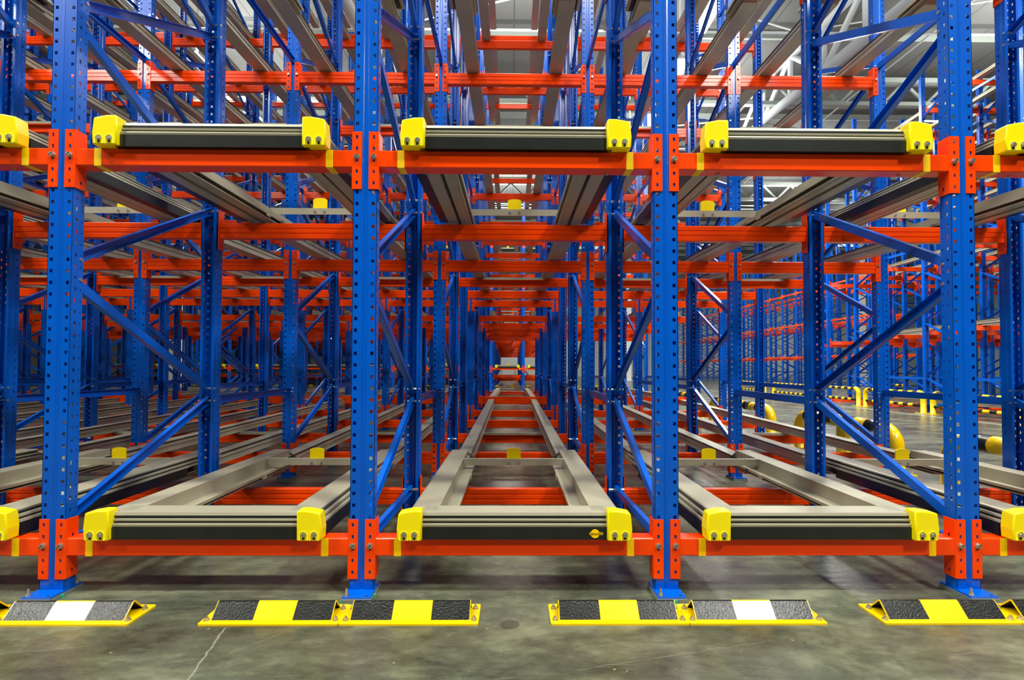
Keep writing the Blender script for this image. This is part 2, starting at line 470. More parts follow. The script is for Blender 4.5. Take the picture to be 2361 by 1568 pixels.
# ------------------------------------------------------------------ parts: beams
def connector_mesh(bolt):
    b = MB(); z0, z1 = -0.173, 0.081
    cols = [(0.037, 0.0052, -0.148, PIT, 0.0078, 2), (0.037, 0.0052, 0.006, PIT, 0.0078, 2)]
    # the column of slots skips its middle one where the bolt sits
    b.plate(0.015, 0.056, z0, -0.06, [(0.037, 0.0052, -0.145, PIT, 0.0078, 2)], 0.004, lambda u, d, z: (u, -0.004 + d, z))
    b.plate(0.015, 0.056, -0.06, z1, [(0.037, 0.0052, -0.044, PIT, 0.0085, 3)], 0.004, lambda u, d, z: (u, -0.004 + d, z))
    b.quad([(0.056, -0.004, z0), (0.059, -0.001, z0), (0.059, -0.001, z1), (0.056, -0.004, z1)])
    b.plate(-0.001, 0.056, z0, z1, [(0.030, 0.005, -0.145, 0.1515, 0.007, 2)], 0.004, lambda u, d, z: (0.059 - d, u, z))
    if bolt:
        b.cur = 1; b.cyl((0.037, -0.004, -0.031), 0.0098, -0.011, 'y', 8)
    return b.mesh('end_connector', ['orange', 'zinc'])
CONN, CONNB = connector_mesh(False), connector_mesh(True)
b = MB(); b.cyl((0, 0, 0), 0.0125, -0.003, 'y', 18); b.cyl((0, -0.003, 0), 0.0098, -0.009, 'y', 8)
b.cur = 1; b.prism([(-0.008, -0.006), (-0.006, -0.008), (0.008, 0.006), (0.006, 0.008)], -0.0123, -0.0118, 'y')
BOLT = b.mesh('bolt', ['zinc', 'dark'])

def mirror_x(me, name):
    n = me.copy(); n.name = name
    for v in n.vertices: v.co.x = -v.co.x
    n.flip_normals()
    return n
CONN_R, CONNB_R = mirror_x(CONN, 'end_connector'), mirror_x(CONNB, 'end_connector')

HB = B / 2 - 0.059
b = MB(); c = 0.004
b.prism([(0.0 + c, -0.076), (0.0, -0.076 + c), (0, -c), (c, 0), (0.072 - c, 0), (0.072, -c), (0.072, -0.076 + c), (0.072 - c, -0.076)], -HB, HB, 'x')
b.cur = 1
for x in (-0.41, 0.41):
    b.cyl((x, 0.045, -0.084), 0.009, 0.008, 'z', 6)
FB = b.mesh('front_beam', ['orange', 'zinc'])
prof = [(0.002, -0.100), (0.0, -0.098), (0, -0.072), (0.004, -0.069), (0.004, -0.064), (0, -0.061), (0, -0.040), (0.004, -0.037), (0.004, -0.032),
        (0, -0.029), (0, -0.003), (0.003, 0), (0.047, 0), (0.05, -0.003), (0.05, -0.029), (0.046, -0.032), (0.046, -0.037), (0.05, -0.040),
        (0.05, -0.061), (0.046, -0.064), (0.046, -0.069), (0.05, -0.072), (0.05, -0.098), (0.048, -0.100)]
b = MB(); b.prism(prof, -HB, HB, 'x'); RB = b.mesh('ribbed_beam', 'orange')
b = MB(); b.box(-HB, HB, 0.0, 0.05, -0.125, 0.0); TB = b.mesh('deep_beam', 'orange')
b = MB(); b.box(-0.0155, 0.0155, -0.0007, 0.0, -0.0765, 0.0005); b.box(-0.0155, 0.0155, 0.0, 0.072, -0.0767, -0.076)
TAPE = b.mesh('tape_strip', 'tape')

def make_front_beam():
    r = obj('front_beam', FB)
    for s, me in ((1, CONN), (-1, CONN_R)):
        cn = part('end_connector', me, r, (-s * B / 2, 0, 0))
        part('bolt', BOLT, cn, (s * 0.037, -0.004, -0.031))
    for x in (-0.505, 0.502): part('tape_strip', TAPE, r, (x, 0, 0), label='yellow tape strip')
    return r
def make_beam(me, nm):
    r = obj(nm, me)
    part('end_connector', CONNB, r, (-B / 2, 0, 0)); part('end_connector', CONNB_R, r, (B / 2, 0, 0))
    return r
FBEAM, RBEAM, TBEAM = make_front_beam(), make_beam(RB, 'ribbed_beam'), make_beam(TB, 'deep_beam')

# ------------------------------------------------------------------ parts: lane end frame with the yellow corner caps
LZ = 0.111     # lane top above the beam top
def side_poly(s):
    P = [[(0.337, 0), (0.450, 0), (0.458, -0.004), (0.458, -0.012), (0.448, -0.014), (0.337, -0.014)],
         [(0.40, -0.014), (0.448, -0.014), (0.448, -0.022), (0.474, -0.024), (0.476, -0.034), (0.452, -0.036), (0.452, -0.042), (0.486, -0.044), (0.488, -0.054), (0.452, -0.057), (0.40, -0.057)],
         [(0.337, -0.014), (0.343, -0.014), (0.343, -0.070), (0.275, -0.070), (0.275, -0.074), (0.337, -0.074)],
         [(0.275, -0.074), (0.281, -0.074), (0.281, -0.086), (0.275, -0.086)],
         [(0.375, -0.060), (0.385, -0.060), (0.385, -0.104), (0.44, -0.104), (0.44, -0.111), (0.375, -0.111)],
         [(0.343, -0.060), (0.352, -0.060), (0.352, -0.096), (0.357, -0.100), (0.357, -0.106), (0.318, -0.106), (0.314, -0.102), (0.306, -0.102), (0.302, -0.107), (0.290, -0.107), (0.290, -0.100), (0.343, -0.098)]]
    return [[(s * x, z) for x, z in p] for p in P]
LEN_C = 1.52
def side_mesh(s):
    b = MB()
    for i, p in enumerate(side_poly(s)):
        b.prism(p, 0.03, LEN_C if i != 0 else LEN_C, 'y')
    b.box(min(s * 0.270, s * 0.275), max(s * 0.270, s * 0.275), 1.0, 1.05, -0.10, -0.072)
    b.cur = 1
    x0, x1 = sorted((s * 0.44, s * 0.493)); b.box(x0, x1, 0.03, 1.12, -0.109, -0.058)
    x0, x1 = sorted((s * 0.352, s * 0.375)); b.box(x0, x1, 0.03, LEN_C - 0.01, -0.09, -0.062)
    x0, x1 = sorted((s * 0.40, s * 0.462)); b.box(x0, x1, 0.03, LEN_C - 0.01, -0.0585, -0.0125)  # black fill that paints shade into the outer rib grooves
    return b.mesh('side_member', ['beige', 'black'])
SIDE = {s: side_mesh(s) for s in (1, -1)}
b = MB()
fp = [(-0.002, 0), (0.10, 0), (0.10, -0.012), (0.02, -0.014), (0.02, -0.057), (-0.018, -0.057), (-0.020, -0.049), (-0.019, -0.044), (0.008, -0.042), (0.008, -0.036),
      (-0.013, -0.034), (-0.014, -0.026), (0.004, -0.023), (0.006, -0.014), (-0.006, -0.012)]
b.prism(fp[::-1], -0.40, 0.40, 'x')
b.cur = 1
b.box(-0.42, 0.42, -0.021, 0.05, -0.110, -0.0595)
b.box(-0.42, 0.42, -0.006, 0.02, -0.0595, -0.0125)  # black fill darkening the front grooves in place of real shade
FRONTP = b.mesh('front_profile', ['beige', 'black'])
b = MB(); b.box(-0.337, 0.337, 1.17, 1.20, -0.004, 0.0); b.box(-0.337, 0.337, 1.17, 1.174, -0.043, -0.004)
b.cur = 1
for x in (-0.032, 0.032): b.cyl((x, 1.17, -0.023), 0.007, -0.007, 'y', 8)
XBAR = b.mesh('cross_bar', ['steel', 'zinc'])
b = MB()
b.prism([(-0.047, -0.0), (0.047, -0.0), (0.047, 0.060), (0.034, 0.068), (0.012, 0.071), (-0.012, 0.071), (-0.034, 0.068), (-0.047, 0.060)], 1.176, 1.184, 'y')
STOP = b.mesh('stop_plate', 'gold')

def cap_mesh(s):
    b = MB()
    # outline (x outwards, z), outer side at x = 0.104
    out = [(0.000, 0.004), (0.004, 0.0), (0.098, 0.0), (0.103, 0.006), (0.106, 0.050), (0.099, 0.112), (0.094, 0.118), (0.042, 0.128), (0.006, 0.128), (0.0, 0.123)]
    out = [(s * (x - 0.052), z) for x, z in out]
    cx, cz = 0, 0.062
    import bmesh
    b.prism(out if s > 0 else out[::-1], -0.040, 0.014, 'y')
    bm = bmesh.new(); vs_ = [bm.verts.new(v) for v in b.v]
    for f in b.f: bm.faces.new([vs_[i] for i in f])
    bmesh.ops.recalc_face_normals(bm, faces=bm.faces)
    ed = [e for e in bm.edges if e.verts[0].co.y < 0 and e.verts[1].co.y < 0]
    bmesh.ops.bevel(bm, geom=ed, offset=0.006, segments=3, affect='EDGES', profile=0.5)
    bm.verts.ensure_lookup_table(); bm.verts.index_update()
    b = MB(); b.v = [tuple(v.co) for v in bm.verts]
    for f in bm.faces:
        b.f.append(tuple(v.index for v in f.verts)); b.mi.append(0); b.sm.append(len(f.verts) <= 4 and f.calc_area() < 4e-4)
    bm.free()
    # two slotted pockets: raised U rim, dark slot hole under each bolt
    for x in (-0.022, 0.022):
        pts = [(x - 0.0155, -0.0405, 0.004)] + [(x + 0.0155 * math.cos(a), -0.0405, 0.026 + 0.0155 * math.sin(a)) for a in [math.pi - i * math.pi / 10 for i in range(11)]] + [(x + 0.0155, -0.0405, 0.004)]
        b.tube(pts, 0.0022, 6)
        b.cur = 1
        b.cyl((x, -0.0402, 0.0125), 0.0062, -0.0008, 'y', 14)
        b.cur = 0
    return b.mesh('corner_cap', ['yellow', 'dark'])
CAP = {s: cap_mesh(s) for s in (1, -1)}
b = MB(); b.cyl((0, 0, 0), 0.0105, -0.002, 'y', 16); b.cyl((0, -0.002, 0), 0.0088, -0.007, 'y', 6)
CBOLT = b.mesh('cap_bolt', 'zinc')

def make_lane_frame(logo=False):
    r = obj('lane_end_frame', None)
    for s in (-1, 1):
        part('side_member', SIDE[s], r)
    part('front_profile', FRONTP, r)
    xb = part('cross_bar', XBAR, r)
    part('stop_plate', STOP, xb, label='yellow stop plate')
    for s in (-1, 1):
        cp = part('corner_cap', CAP[s], r, (s * 0.448, 0, -0.110), label='yellow corner cap')
        for x in (-0.022, 0.022): part('bolt', CBOLT, cp, (x, -0.040, 0.0265))
    return r
LANEF = make_lane_frame()

# ------------------------------------------------------------------ rails
def rail_mesh(L, clips):
    b = MB()
    # box section with lipped top, hollow look from below
    b.prism([(-0.05, 0), (0.05, 0), (0.05, -0.012), (0.046, -0.014), (0.046, -0.080), (0.058, -0.080), (0.058, -0.084), (-0.058, -0.084), (-0.058, -0.080), (-0.046, -0.080), (-0.046, -0.014), (-0.05, -0.012)], 0, L, 'y')
    for s in (-1, 1):
        b.box(min(s * 0.046, s * 0.054), max(s * 0.046, s * 0.054), 0, L, -0.040, -0.034)
    b.cur = 1
    for s in (-1, 1):
        b.box(min(s * 0.0505, s * 0.054), max(s * 0.0505, s * 0.054), 0, L, -0.010, -0.002)
    b.cur = 2
    for y in clips:
        b.box(-0.062, 0.062, y - 0.03, y + 0.03, -0.112, -0.084)
    return b.mesh('rail', ['steel', 'black', 'beige'])
LF = 5.35; LR = 4.1
RAILF = rail_mesh(LF, [])
RAILR = rail_mesh(LR, [0.15, 1.1, 2.2, 3.3, 4.05])
b = MB(); b.box(-0.34, 0.34, 0, 0.004, -0.026, 0); b.box(-0.34, 0.34, 0, 0.03, -0.004, 0); b.box(-0.43, -0.34, 0, 0.03, -0.004, 0); b.box(0.34, 0.43, 0, 0.03, -0.004, 0)
TIE = b.mesh('tie_bar', 'steel')
def make_rails(me, ty):
    r = obj('lane_rails', None)
    for s in (-1, 1): part('rail', me, r, (s * 0.372, 0, 0))
    for y in ty: part('tie_bar', TIE, r, (0, y, -0.085))
    return r
RAILSF, RAILSR = make_rails(RAILF, (1.9,)), make_rails(RAILR, (2.0,))

# rear stop assembly of the lanes at the rear aisle
def rear_stop():
    r = obj('rear_stop', None)
    b = MB(); b.box(-0.40, 0.40, 0, 0.03, 0.0, 0.03); b.box(-0.40, 0.40, 0, 0.03, -0.07, -0.045)
    part('stop_bar', b.mesh('stop_bar', 'steel'), r)
    b = MB(); b.box(-0.045, 0.045, -0.012, 0, -0.01, 0.07); part('stop_plate', b.mesh('stop_plate', 'gold'), r, label='yellow stop plate')
    for s in (-1, 1):
        b = MB(); b.box(s * 0.40 - 0.06, s * 0.40 + 0.06, -0.03, 0.06, -0.07, 0.02); b.cyl((s * 0.40, -0.06, -0.02), 0.035, 0.05, 'y', 12)
        part('stop_arm', b.mesh('stop_arm', 'black'), r)
        b = MB(); b.prism([(s * 0.34, 0.02), (s * 0.47, 0.02), (s * 0.44, 0.06), (s * 0.37, 0.06)], 0, 0.06, 'y')
        part('corner_cap', b.mesh('corner_cap', 'yellow'), r, label='yellow corner cap')
    return r
RSTOP = rear_stop()

# ------------------------------------------------------------------ words for labels
ORD = ['first', 'second', 'third', 'fourth', 'fifth', 'sixth', 'seventh', 'eighth', 'ninth', 'tenth', 'eleventh', 'twelfth', 'thirteenth', 'fourteenth', 'fifteenth', 'sixteenth', 'seventeenth', 'eighteenth', 'nineteenth', 'twentieth', 'twenty-first', 'twenty-second', 'twenty-third']
LVW = ['lowest', 'second', 'third', 'fourth', 'fifth']
def lane_word(i, noun='lane'):
    """i = 0 centre, negative left"""
    if i == 0: return 'centre ' + noun
    return '%s %s %s of centre' % (ORD[abs(i) - 1], noun, 'left' if i < 0 else 'right')
def post_word(j):
    # post lines: j = 1 is just left of the centre lane, j = 2 just right
    return '%s post line %s of centre' % ((ORD[1 - j], 'left') if j <= 1 else (ORD[j - 2], 'right'))

# ------------------------------------------------------------------ generic block: gather candidates, then build the largest individually
CAND = []   # (kind, size, proto, matrix pieces, label, cat, group)
def cand(kind, proto, loc, rz, ext, label, cat, group, rx=0.0):
    """ext = local half extents points list to test visibility"""
    Mx = Matrix.Translation(loc) @ Matrix.Rotation(rz, 4, 'Z') @ Matrix.Rotation(rx, 4, 'X')
    pts = []
    for e in ext:
        pts.append(Mx @ Vector(e))
    # sample along the thing
    sm = [pts[0].lerp(pts[-1], t) for t in (0, .25, .5, .75, 1)] if len(pts) == 2 else pts
    ok = any((lambda a: a and -90 < a[0] < W_ + 90 and -90 < a[1] < H_ + 90)(proj(p)) for p in sm)
    if not ok: return
    dist = min((Vector(p) - CAMP).length for p in sm)
    CAND.append([kind, dist, proto, loc, rz, rx, label, cat, group])

BL = [(-HB, 0.03, -0.05), (HB, 0.03, -0.05)]
def seg(a, b, n=9):
    a, b = Vector(a), Vector(b)
    return [tuple(a.lerp(b, i / (n - 1))) for i in range(n)]
ROWS_R = (1, 3, 4, 6, 8, 10, 12, 14)
def block(name, org, rz, js, ks, levels, DUl, lanes=True, front=True, height=PH, group=''):
    """js = post lines, ks = rows present, org = world position of (x=0,y=0) local"""
    Rm = Matrix.Translation(org) @ Matrix.Rotation(rz, 4, 'Z')
    main = name == ''
    for j in js:
        pw = post_word(j) if main else '%s post line' % ORD[j - js[0]]
        for (ka, kb) in ((0, 1), (2, 3), (5, 6), (7, 8), (9, 10), (11, 12), (13, 14)):
            if ka not in ks: continue
            loc = Rm @ Vector((X(j), ka * D, 0))
            ext = seg((0, 0, 0.1), (0, 0, height), 12) + seg((0, D, 0.1), (0, D, height), 12)
            rw = ORD[{0: 0, 2: 1, 5: 2, 7: 3, 9: 4, 11: 5, 13: 6}[ka]]
            lab = ('blue upright frame, %s, %s frame back' % (pw, rw)) if main else 'blue upright frame of %s, %s, %s frame back' % (name, pw, rw)
            cand('frame', FRAME_D if (main and ka == 0) else FRAME, loc, rz, ext, lab, 'rack frame', 'upright frames of ' + group)
        if 4 in ks:
            loc = Rm @ Vector((X(j), 4 * D, 0))
            lab = ('single blue post, %s, between second and third frames' % pw) if main else 'single blue post of %s, %s' % (name, pw)
            cand('lone', LONE, loc, rz, seg((0, 0, 0.1), (0, 0, 5.6), 12), lab, 'post', 'single posts of ' + group)
        for ka, kb, me in ((1, 2, 1), (3, 5, 2), (6, 7, 1), (8, 9, 1)):
            if ka not in ks or kb not in ks: continue
            for zi, z in enumerate((0.765, 3.72, 6.62)):
                loc = Rm @ Vector((X(j), ka * D, z))
                nm = ('blue spacer bar, %s height, %s, after row %s' % (('low', 'middle', 'top')[zi], pw, ORD[ka])) if main else 'blue spacer bar of %s, %s height, %s, %s row' % (name, ('low', 'middle', 'top')[zi], pw, ORD[ka])
                cand('spacer', SPACER[me], loc, rz, seg((0, 0, 0), (0, me * D, 0), 4), nm, 'bar', 'spacer bars of ' + group)
    for i in js[:-1]:
        xc = X(i) + B / 2; li = i - 1
        lw = lane_word(li) if main else '%s bay' % ORD[i - js[0]]
        for n, z in enumerate(levels):
            DD = DL if (main and n == 0) else DUl
            for k in ks:
                zt = z + DD[k]
                R = k in ROWS_R
                if k == 0 and front:
                    loc = Rm @ Vector((xc, 0, zt))
                    lab = ('smooth orange front beam with yellow tapes, %s level, %s' % (LVW[n], lw)) if main else 'smooth orange front beam of %s, %s level, %s' % (name, LVW[n], lw)
                    cand('front_beam', FBEAM, loc, rz, seg(*BL, 5), lab, 'beam', 'front beams of ' + group)
                else:
                    loc = Rm @ Vector((xc, k * D, zt))
                    big = main and n == 0 and k == 6
                    lab = ('%s orange beam, %s level, %s, %s row back' % ('plain deep' if big else 'ribbed', LVW[n], lw, ORD[k])) if main else 'ribbed orange beam of %s, %s level, %s, %s row' % (name, LVW[n], lw, ORD[k])
                    cand('beam', TBEAM if big else RBEAM, loc, rz + (math.pi if R else 0), seg(*BL, 5), lab, 'beam', 'ribbed beams of ' + group)
            if not lanes: continue
            if 0 in ks:
                loc = Rm @ Vector((xc, 0, z + LZ))
                lab = ('lane end frame with two yellow caps, %s level, %s' % (LVW[n], lw)) if main else 'lane end frame with yellow caps of %s, %s level, %s' % (name, LVW[n], lw)
                cand('lane', LANEF_LOGO if (main and n == 0 and li == 0) else LANEF, loc, rz, seg((-.5, 0, 0), (.5, 0, 0), 5) + seg((0, 0, 0), (0, 1.5, 0), 4), lab, 'conveyor frame', 'lane end frames of ' + group, math.atan(0.010))
            y0 = 1.30; sl = 0.018 if (main and n == 0) else 0.028
            if 2 in ks:
                z0 = (z + 0.056 + sl * y0) if (main and n == 0) else z + DUl[2] + 0.090 + 0.028 * (y0 - 2 * D)
                loc = Rm @ Vector((xc, y0, z0))
                lab = ('pair of grey rails, front half of lane, %s level, %s' % (LVW[n], lw)) if main else 'pair of grey rails, front half, %s, %s level, %s' % (name, LVW[n], lw)
                cand('rails', RAILSF, loc, rz, seg((0, 0, 0), (0, LF, 0), 12), lab, 'rails', 'lane rails of ' + group, math.atan(sl))
            if 8 in ks:
                low = main and n == 0
                y0 = 6.75; z0 = z + (0.206 if low else DD[6] + 0.112)
                loc = Rm @ Vector((xc, y0, z0))
                lab = ('pair of grey rails, rear half of lane, %s level, %s' % (LVW[n], lw)) if main else 'pair of grey rails, rear half, %s, %s level, %s' % (name, LVW[n], lw)
                cand('rails', RAILSR, loc, rz, seg((0, 0, 0), (0, LR, 0), 12), lab, 'rails', 'lane rails of ' + group, math.atan(-0.002 if low else -0.022))
                if main and n == 0:
                    loc = Rm @ Vector((xc, 10.75, z + DD[10] + 0.112))
                    cand('rstop', RSTOP, loc, rz, seg((-.4, 0, 0), (.4, 0, 0), 3), 'rear stop with yellow plate at far end of lowest %s' % lw, 'stop', 'rear stops of ' + group)

SPACER = {}
for k in (1, 2):
    SPACER[k] = obj('spacer_bar', SP_M[k])
# centre lane end frame carries the round badge
LANEF_LOGO = make_lane_frame()
b = MB(); b.cyl((0, 0, 0), 0.019, -0.0008, 'y', 40, smooth=False)
bd = part('badge', b.mesh('badge', 'tape'), KIDS[LANEF_LOGO][2], (0.345, -0.0212, -0.084), label='round yellow badge with black lettering band')
KIDS[bd] = []
b = MB(); b.box(-0.024, 0.034, -0.0014, -0.0008, -0.0055, 0.0055); b.cur = 1
b.box(-0.0225, 0.0325, -0.0016, -0.0014, -0.0045, 0.0045)
part('badge_band', b.mesh('badge_band', ['tape', 'black']), KIDS[LANEF_LOGO][2], (0.345, -0.0212, -0.084))
cu = bpy.data.curves.new('lettering', 'FONT'); cu.body = 'INTERROLL'; cu.size = 0.0105; cu.align_x = 'CENTER'; cu.align_y = 'CENTER'
cu.extrude = 0.0002; cu.offset = 0.0002; cu.materials.append(M['tape'])
_t = bpy.data.objects.new('lettering', cu); LET = bpy.data.meshes.new_from_object(_t); LET.name = 'badge_lettering'; bpy.data.objects.remove(_t)
lt = part('badge_lettering', LET, KIDS[LANEF_LOGO][2], (0.350, -0.0230, -0.084)); lt.rotation_euler = (math.pi / 2, 0, 0)

# near rack
block('', (0, 0, 0), 0.0, list(range(-9, 5)), list(range(0, 11)), LEV, DU, group='the near rack')
# rack across the right aisle
block('rack beyond right aisle', (9.3 + 1.5 * B, 0, 0), 0.0, list(range(0, 13)), [5, 6, 7, 8, 9, 10, 11, 12], LEV, DU, group='the rack beyond the right aisle')
# rack straight behind the near one
block('rack across rear aisle', (-0.86 + 0.5 * B, 17.7, 0), 0.0, list(range(-11, 4)), list(range(15)), [0.95, 2.64, 4.33, 6.02], [0] + [-0.26 - 0.043 * k for k in range(1, 15)], group='the rack across the rear aisle')
# sideways rack far right
block('far sideways rack', (15.0, 44.0, 0), -math.pi / 2, list(range(2, 23)), [0, 1, 2, 3], [1.58, 3.27, 4.97], DU, lanes=False, group='the far sideways rack')

LIM = {'beam': 300, 'front_beam': 300, 'rails': 300, 'frame': 300, 'spacer': 300, 'lane': 300, 'lone': 300, 'rstop': 300}
STUFF = {'beam': ('remaining_beams', 'remaining ribbed orange beams deep inside the racks', 'beams'),
         'rails': ('remaining_rails', 'remaining grey lane rails deep inside the racks', 'rails'),
         'frame': ('remaining_frames', 'remaining blue frames deep inside the racks', 'rack frames'),
         'spacer': ('remaining_spacers', 'remaining blue spacer bars deep inside the racks', 'bars'),
         'lane': ('remaining_lane_ends', 'remaining lane end frames deep inside the racks', 'conveyor frames'),
         'front_beam': ('remaining_front_beams', 'remaining smooth orange front beams deep inside the racks', 'beams')}
def flat_meshes(o, Mx):
    out = []
    if o.type == 'MESH' and o.data: out.append((o.data, Mx))
    for c in KIDS.get(o, []):
        ml = Matrix.Translation(c.location) @ c.rotation_euler.to_matrix().to_4x4()
        out += flat_meshes(c, Mx @ ml)
    return out
used = set()
for kind in LIM:
    cs = sorted([c for c in CAND if c[0] == kind], key=lambda c: c[1])
    print('KIND', kind, len(cs))
    for c in cs[:LIM[kind]]:
        _, dist, proto, loc, rz, rx, lab, cat, grp = c
        o = copy_tree(proto)
        o.location = loc; o.rotation_mode = 'XYZ'; o.rotation_euler = (rx, 0, rz)
        tag(o, lab, cat, grp)
    rest = cs[LIM[kind]:]
    if rest:
        import numpy as np
        vs, loops, sizes, mis, mats = [], [], [], [], []
        off = 0; cache = {}
        for c in rest:
            Mx = Matrix.Translation(c[3]) @ Matrix.Rotation(c[4], 4, 'Z') @ Matrix.Rotation(c[5], 4, 'X')
            for me, mm in flat_meshes(c[2], Mx):
                if me.name not in cache:
                    a = np.empty(len(me.vertices) * 3, 'f'); me.vertices.foreach_get('co', a)
                    l = np.empty(len(me.loops), 'i'); me.loops.foreach_get('vertex_index', l)
                    t = np.empty(len(me.polygons), 'i'); me.polygons.foreach_get('loop_total', t)
                    q = np.empty(len(me.polygons), 'i'); me.polygons.foreach_get('material_index', q)
                    for mt in me.materials:
                        if mt not in mats: mats.append(mt)
                    mp = np.array([mats.index(mt) for mt in me.materials], 'i')
                    cache[me.name] = (a.reshape(-1, 3), l, t, mp[q])
                a, l, t, q = cache[me.name]
                R_ = np.array(mm.to_3x3()); T_ = np.array(mm.translation)
                vs.append(a @ R_.T + T_); loops.append(l + off); sizes.append(t); mis.append(q); off += len(a)
        vs = np.concatenate(vs).astype('f'); loops = np.concatenate(loops).astype('i'); sizes = np.concatenate(sizes).astype('i'); mis = np.concatenate(mis).astype('i')
        me = bpy.data.meshes.new(STUFF[kind][0])
        me.vertices.add(len(vs)); me.vertices.foreach_set('co', vs.ravel())
        me.loops.add(len(loops)); me.loops.foreach_set('vertex_index', loops)
        me.polygons.add(len(sizes))
        me.polygons.foreach_set('loop_start', np.concatenate([[0], np.cumsum(sizes)[:-1]]).astype('i'))
        me.polygons.foreach_set('loop_total', sizes)
        me.polygons.foreach_set('material_index', mis)
        for mt in mats: me.materials.append(mt)
        me.update(calc_edges=True)
        o = link(bpy.data.objects.new(STUFF[kind][0], me))
        tag(o, STUFF[kind][1], STUFF[kind][2], None, 'stuff')

# ------------------------------------------------------------------ floor guards
def floor_guard():
    r = obj('floor_guard', None)
    hw = 0.266
    b = MB(); b.prism([(-hw + 0.006, 0.0), (hw - 0.006, 0.0), (hw, 0.006), (hw, 0.151), (hw - 0.006, 0.157), (-hw + 0.006, 0.157), (-hw, 0.151), (-hw, 0.006)], 0.0, 0.007, 'z')
    part('guard_plate', b.mesh('guard_plate', 'paint'), r)
    # bent ridge, 4 mm sheet
    b = MB(); o_ = [(0.030, 0.007), (0.076, 0.056), (0.082, 0.058), (0.088, 0.056), (0.134, 0.007)]
    i_ = [(0.128, 0.007), (0.084, 0.052), (0.080, 0.052), (0.036, 0.007)]
    L = 0.231
    for a, c, m_ in ((-L, -L + 0.160, 1), (-L + 0.160, L - 0.150, 0), (L - 0.150, L, 1)):
        b.cur = m_; b.prism(o_ + i_, a, c, 'x')
    b.cur = 0
    for a in (-L, L - 0.0015):
        b.prism([(p[0], p[1] + 0.0004) for p in o_] + i_, a - 0.0005, a + 0.002, 'x')
    part('ridge', b.mesh('ridge', ['paint', 'bpaint']), r, label='bent ridge painted black, yellow, black')
    for x in (-0.247, 0.247):
        for y in (0.030, 0.118):
            part('anchor_bolt', ANCHS, r, (x, y, 0.007))
    return r
FG = floor_guard()
gx = [(-2.264, 'left end of the row, cut by picture edge'), (-1.732, 'beneath the far left blue post'),
      (-0.938, 'left of the pair under post left of centre lane'), (-0.405, 'right of the pair under post left of centre lane'),
      (0.404, 'left of the pair under post right of centre lane'), (0.936, 'right of the pair under post right of centre lane'),
      (1.690, 'in front of the far right blue post'), (2.222, 'right end of the row, cut by picture edge')]
for x, w in gx:
    o = copy_tree(FG); o.location = (x, -0.249, 0)
    tag(o, 'black and yellow floor guard, ' + w, 'floor guard', 'floor guards along the front')

# ------------------------------------------------------------------ tube barriers
def tube_barrier(y0, y1, x, z, r, legs=(), label='', low=None, group=None, rl=None):
    ro = link(obj('tube_barrier', None, None, (x, y0, 0)))
    tag(ro, label, 'barrier', group)
    L = y1 - y0; R = 0.17 if r > 0.05 else 0.12
    rl = rl or r
    def bend(y, s):
        return [(0, y + s * (R - R * math.cos(a)), z - R + R * math.sin(a)) for a in [i * math.pi / 16 for i in range(9)]]
    def add(nm, b, mats, lab=None):
        o = link(obj(nm, b.mesh(nm, mats), ro))
        if lab: o['label'] = lab
        return o
    for y, s in ((0, 1), (L, -1)):
        b = MB(); b.tube([(0, y, 0.008)] + bend(y, s), rl, 18); add('bent_leg', b, 'paint')
        b = MB(); b.prism([(-0.11, -0.11), (0.11, -0.11), (0.11, 0.11), (-0.11, 0.11)], 0, 0.010, 'z')
        p = add('foot_plate', b, 'paint'); p.location = (0, y, 0)
        for dx in (-0.085, 0.085):
            for dy in (-0.085, 0.085):
                q = link(obj('anchor_bolt', ANCH, p, (dx, dy, 0.010)))
    b = MB(); n = max(5, int((L - 2 * R) / (0.19 if r > 0.05 else 0.13)) | 1)
    ys = [R + (L - 2 * R) * i / n for i in range(n + 1)]
    for i in range(n):
        b.cur = (i + 1) % 2; b.tube([(0, ys[i], z), (0, ys[i + 1], z)], r * (1.012 if b.cur else 1.0), 18)
    add('top_tube', b, ['paint', 'bpaint'], 'tube striped black and yellow')
    if low:
        b = MB()
        for i in range(n):
            b.cur = (i + 1) % 2; b.tube([(0, ys[i] if i else 0.02, low), (0, ys[i + 1] if i < n - 1 else L - 0.02, low)], r, 14)
        add('low_tube', b, ['paint', 'bpaint'], 'lower tube striped black and yellow')
    for y in legs:
        b = MB(); b.tube([(0, y, 0.008), (0, y, z)], rl, 18); add('middle_leg', b, 'paint')
g1 = 'tube barriers beside the near rack'
tube_barrier(-0.6, 1.85, 3.58, 0.415, 0.068, (0.8,), 'thick yellow and black tube barrier at right picture edge', None, g1)
tube_barrier(2.42, 3.95, 3.58, 0.412, 0.066, (3.15 - 2.42,), 'thick tube barrier standing behind the far right front post', None, g1)
tube_barrier(4.62, 6.6, 3.58, 0.412, 0.066, (), 'thick tube barrier, second back along the right aisle', None, g1)
tube_barrier(7.15, 9.1, 3.58, 0.412, 0.066, (), 'thick tube barrier, third back along the right aisle', None, g1)
g2 = 'double barriers across the right aisle'
for i, (a, c) in enumerate(((6.45, 8.25), (8.5, 10.25), (10.5, 12.4), (12.7, 14.6), (15.2, 17.0))):
    tube_barrier(a, c, 9.0, 0.455, 0.036, (), 'double tube barrier across right aisle, %s from the front' % ORD[i], 0.17, g2, 0.055)
for i, (x, y) in enumerate(((3.9, 16.4), (12.2, 12.9))):
    tube_barrier(y, y + 1.2, x, 0.455, 0.036, (), 'small double tube barrier %s' % ('standing far down the right aisle' if i == 0 else 'between rack posts beyond right aisle'), 0.17, None, 0.05)

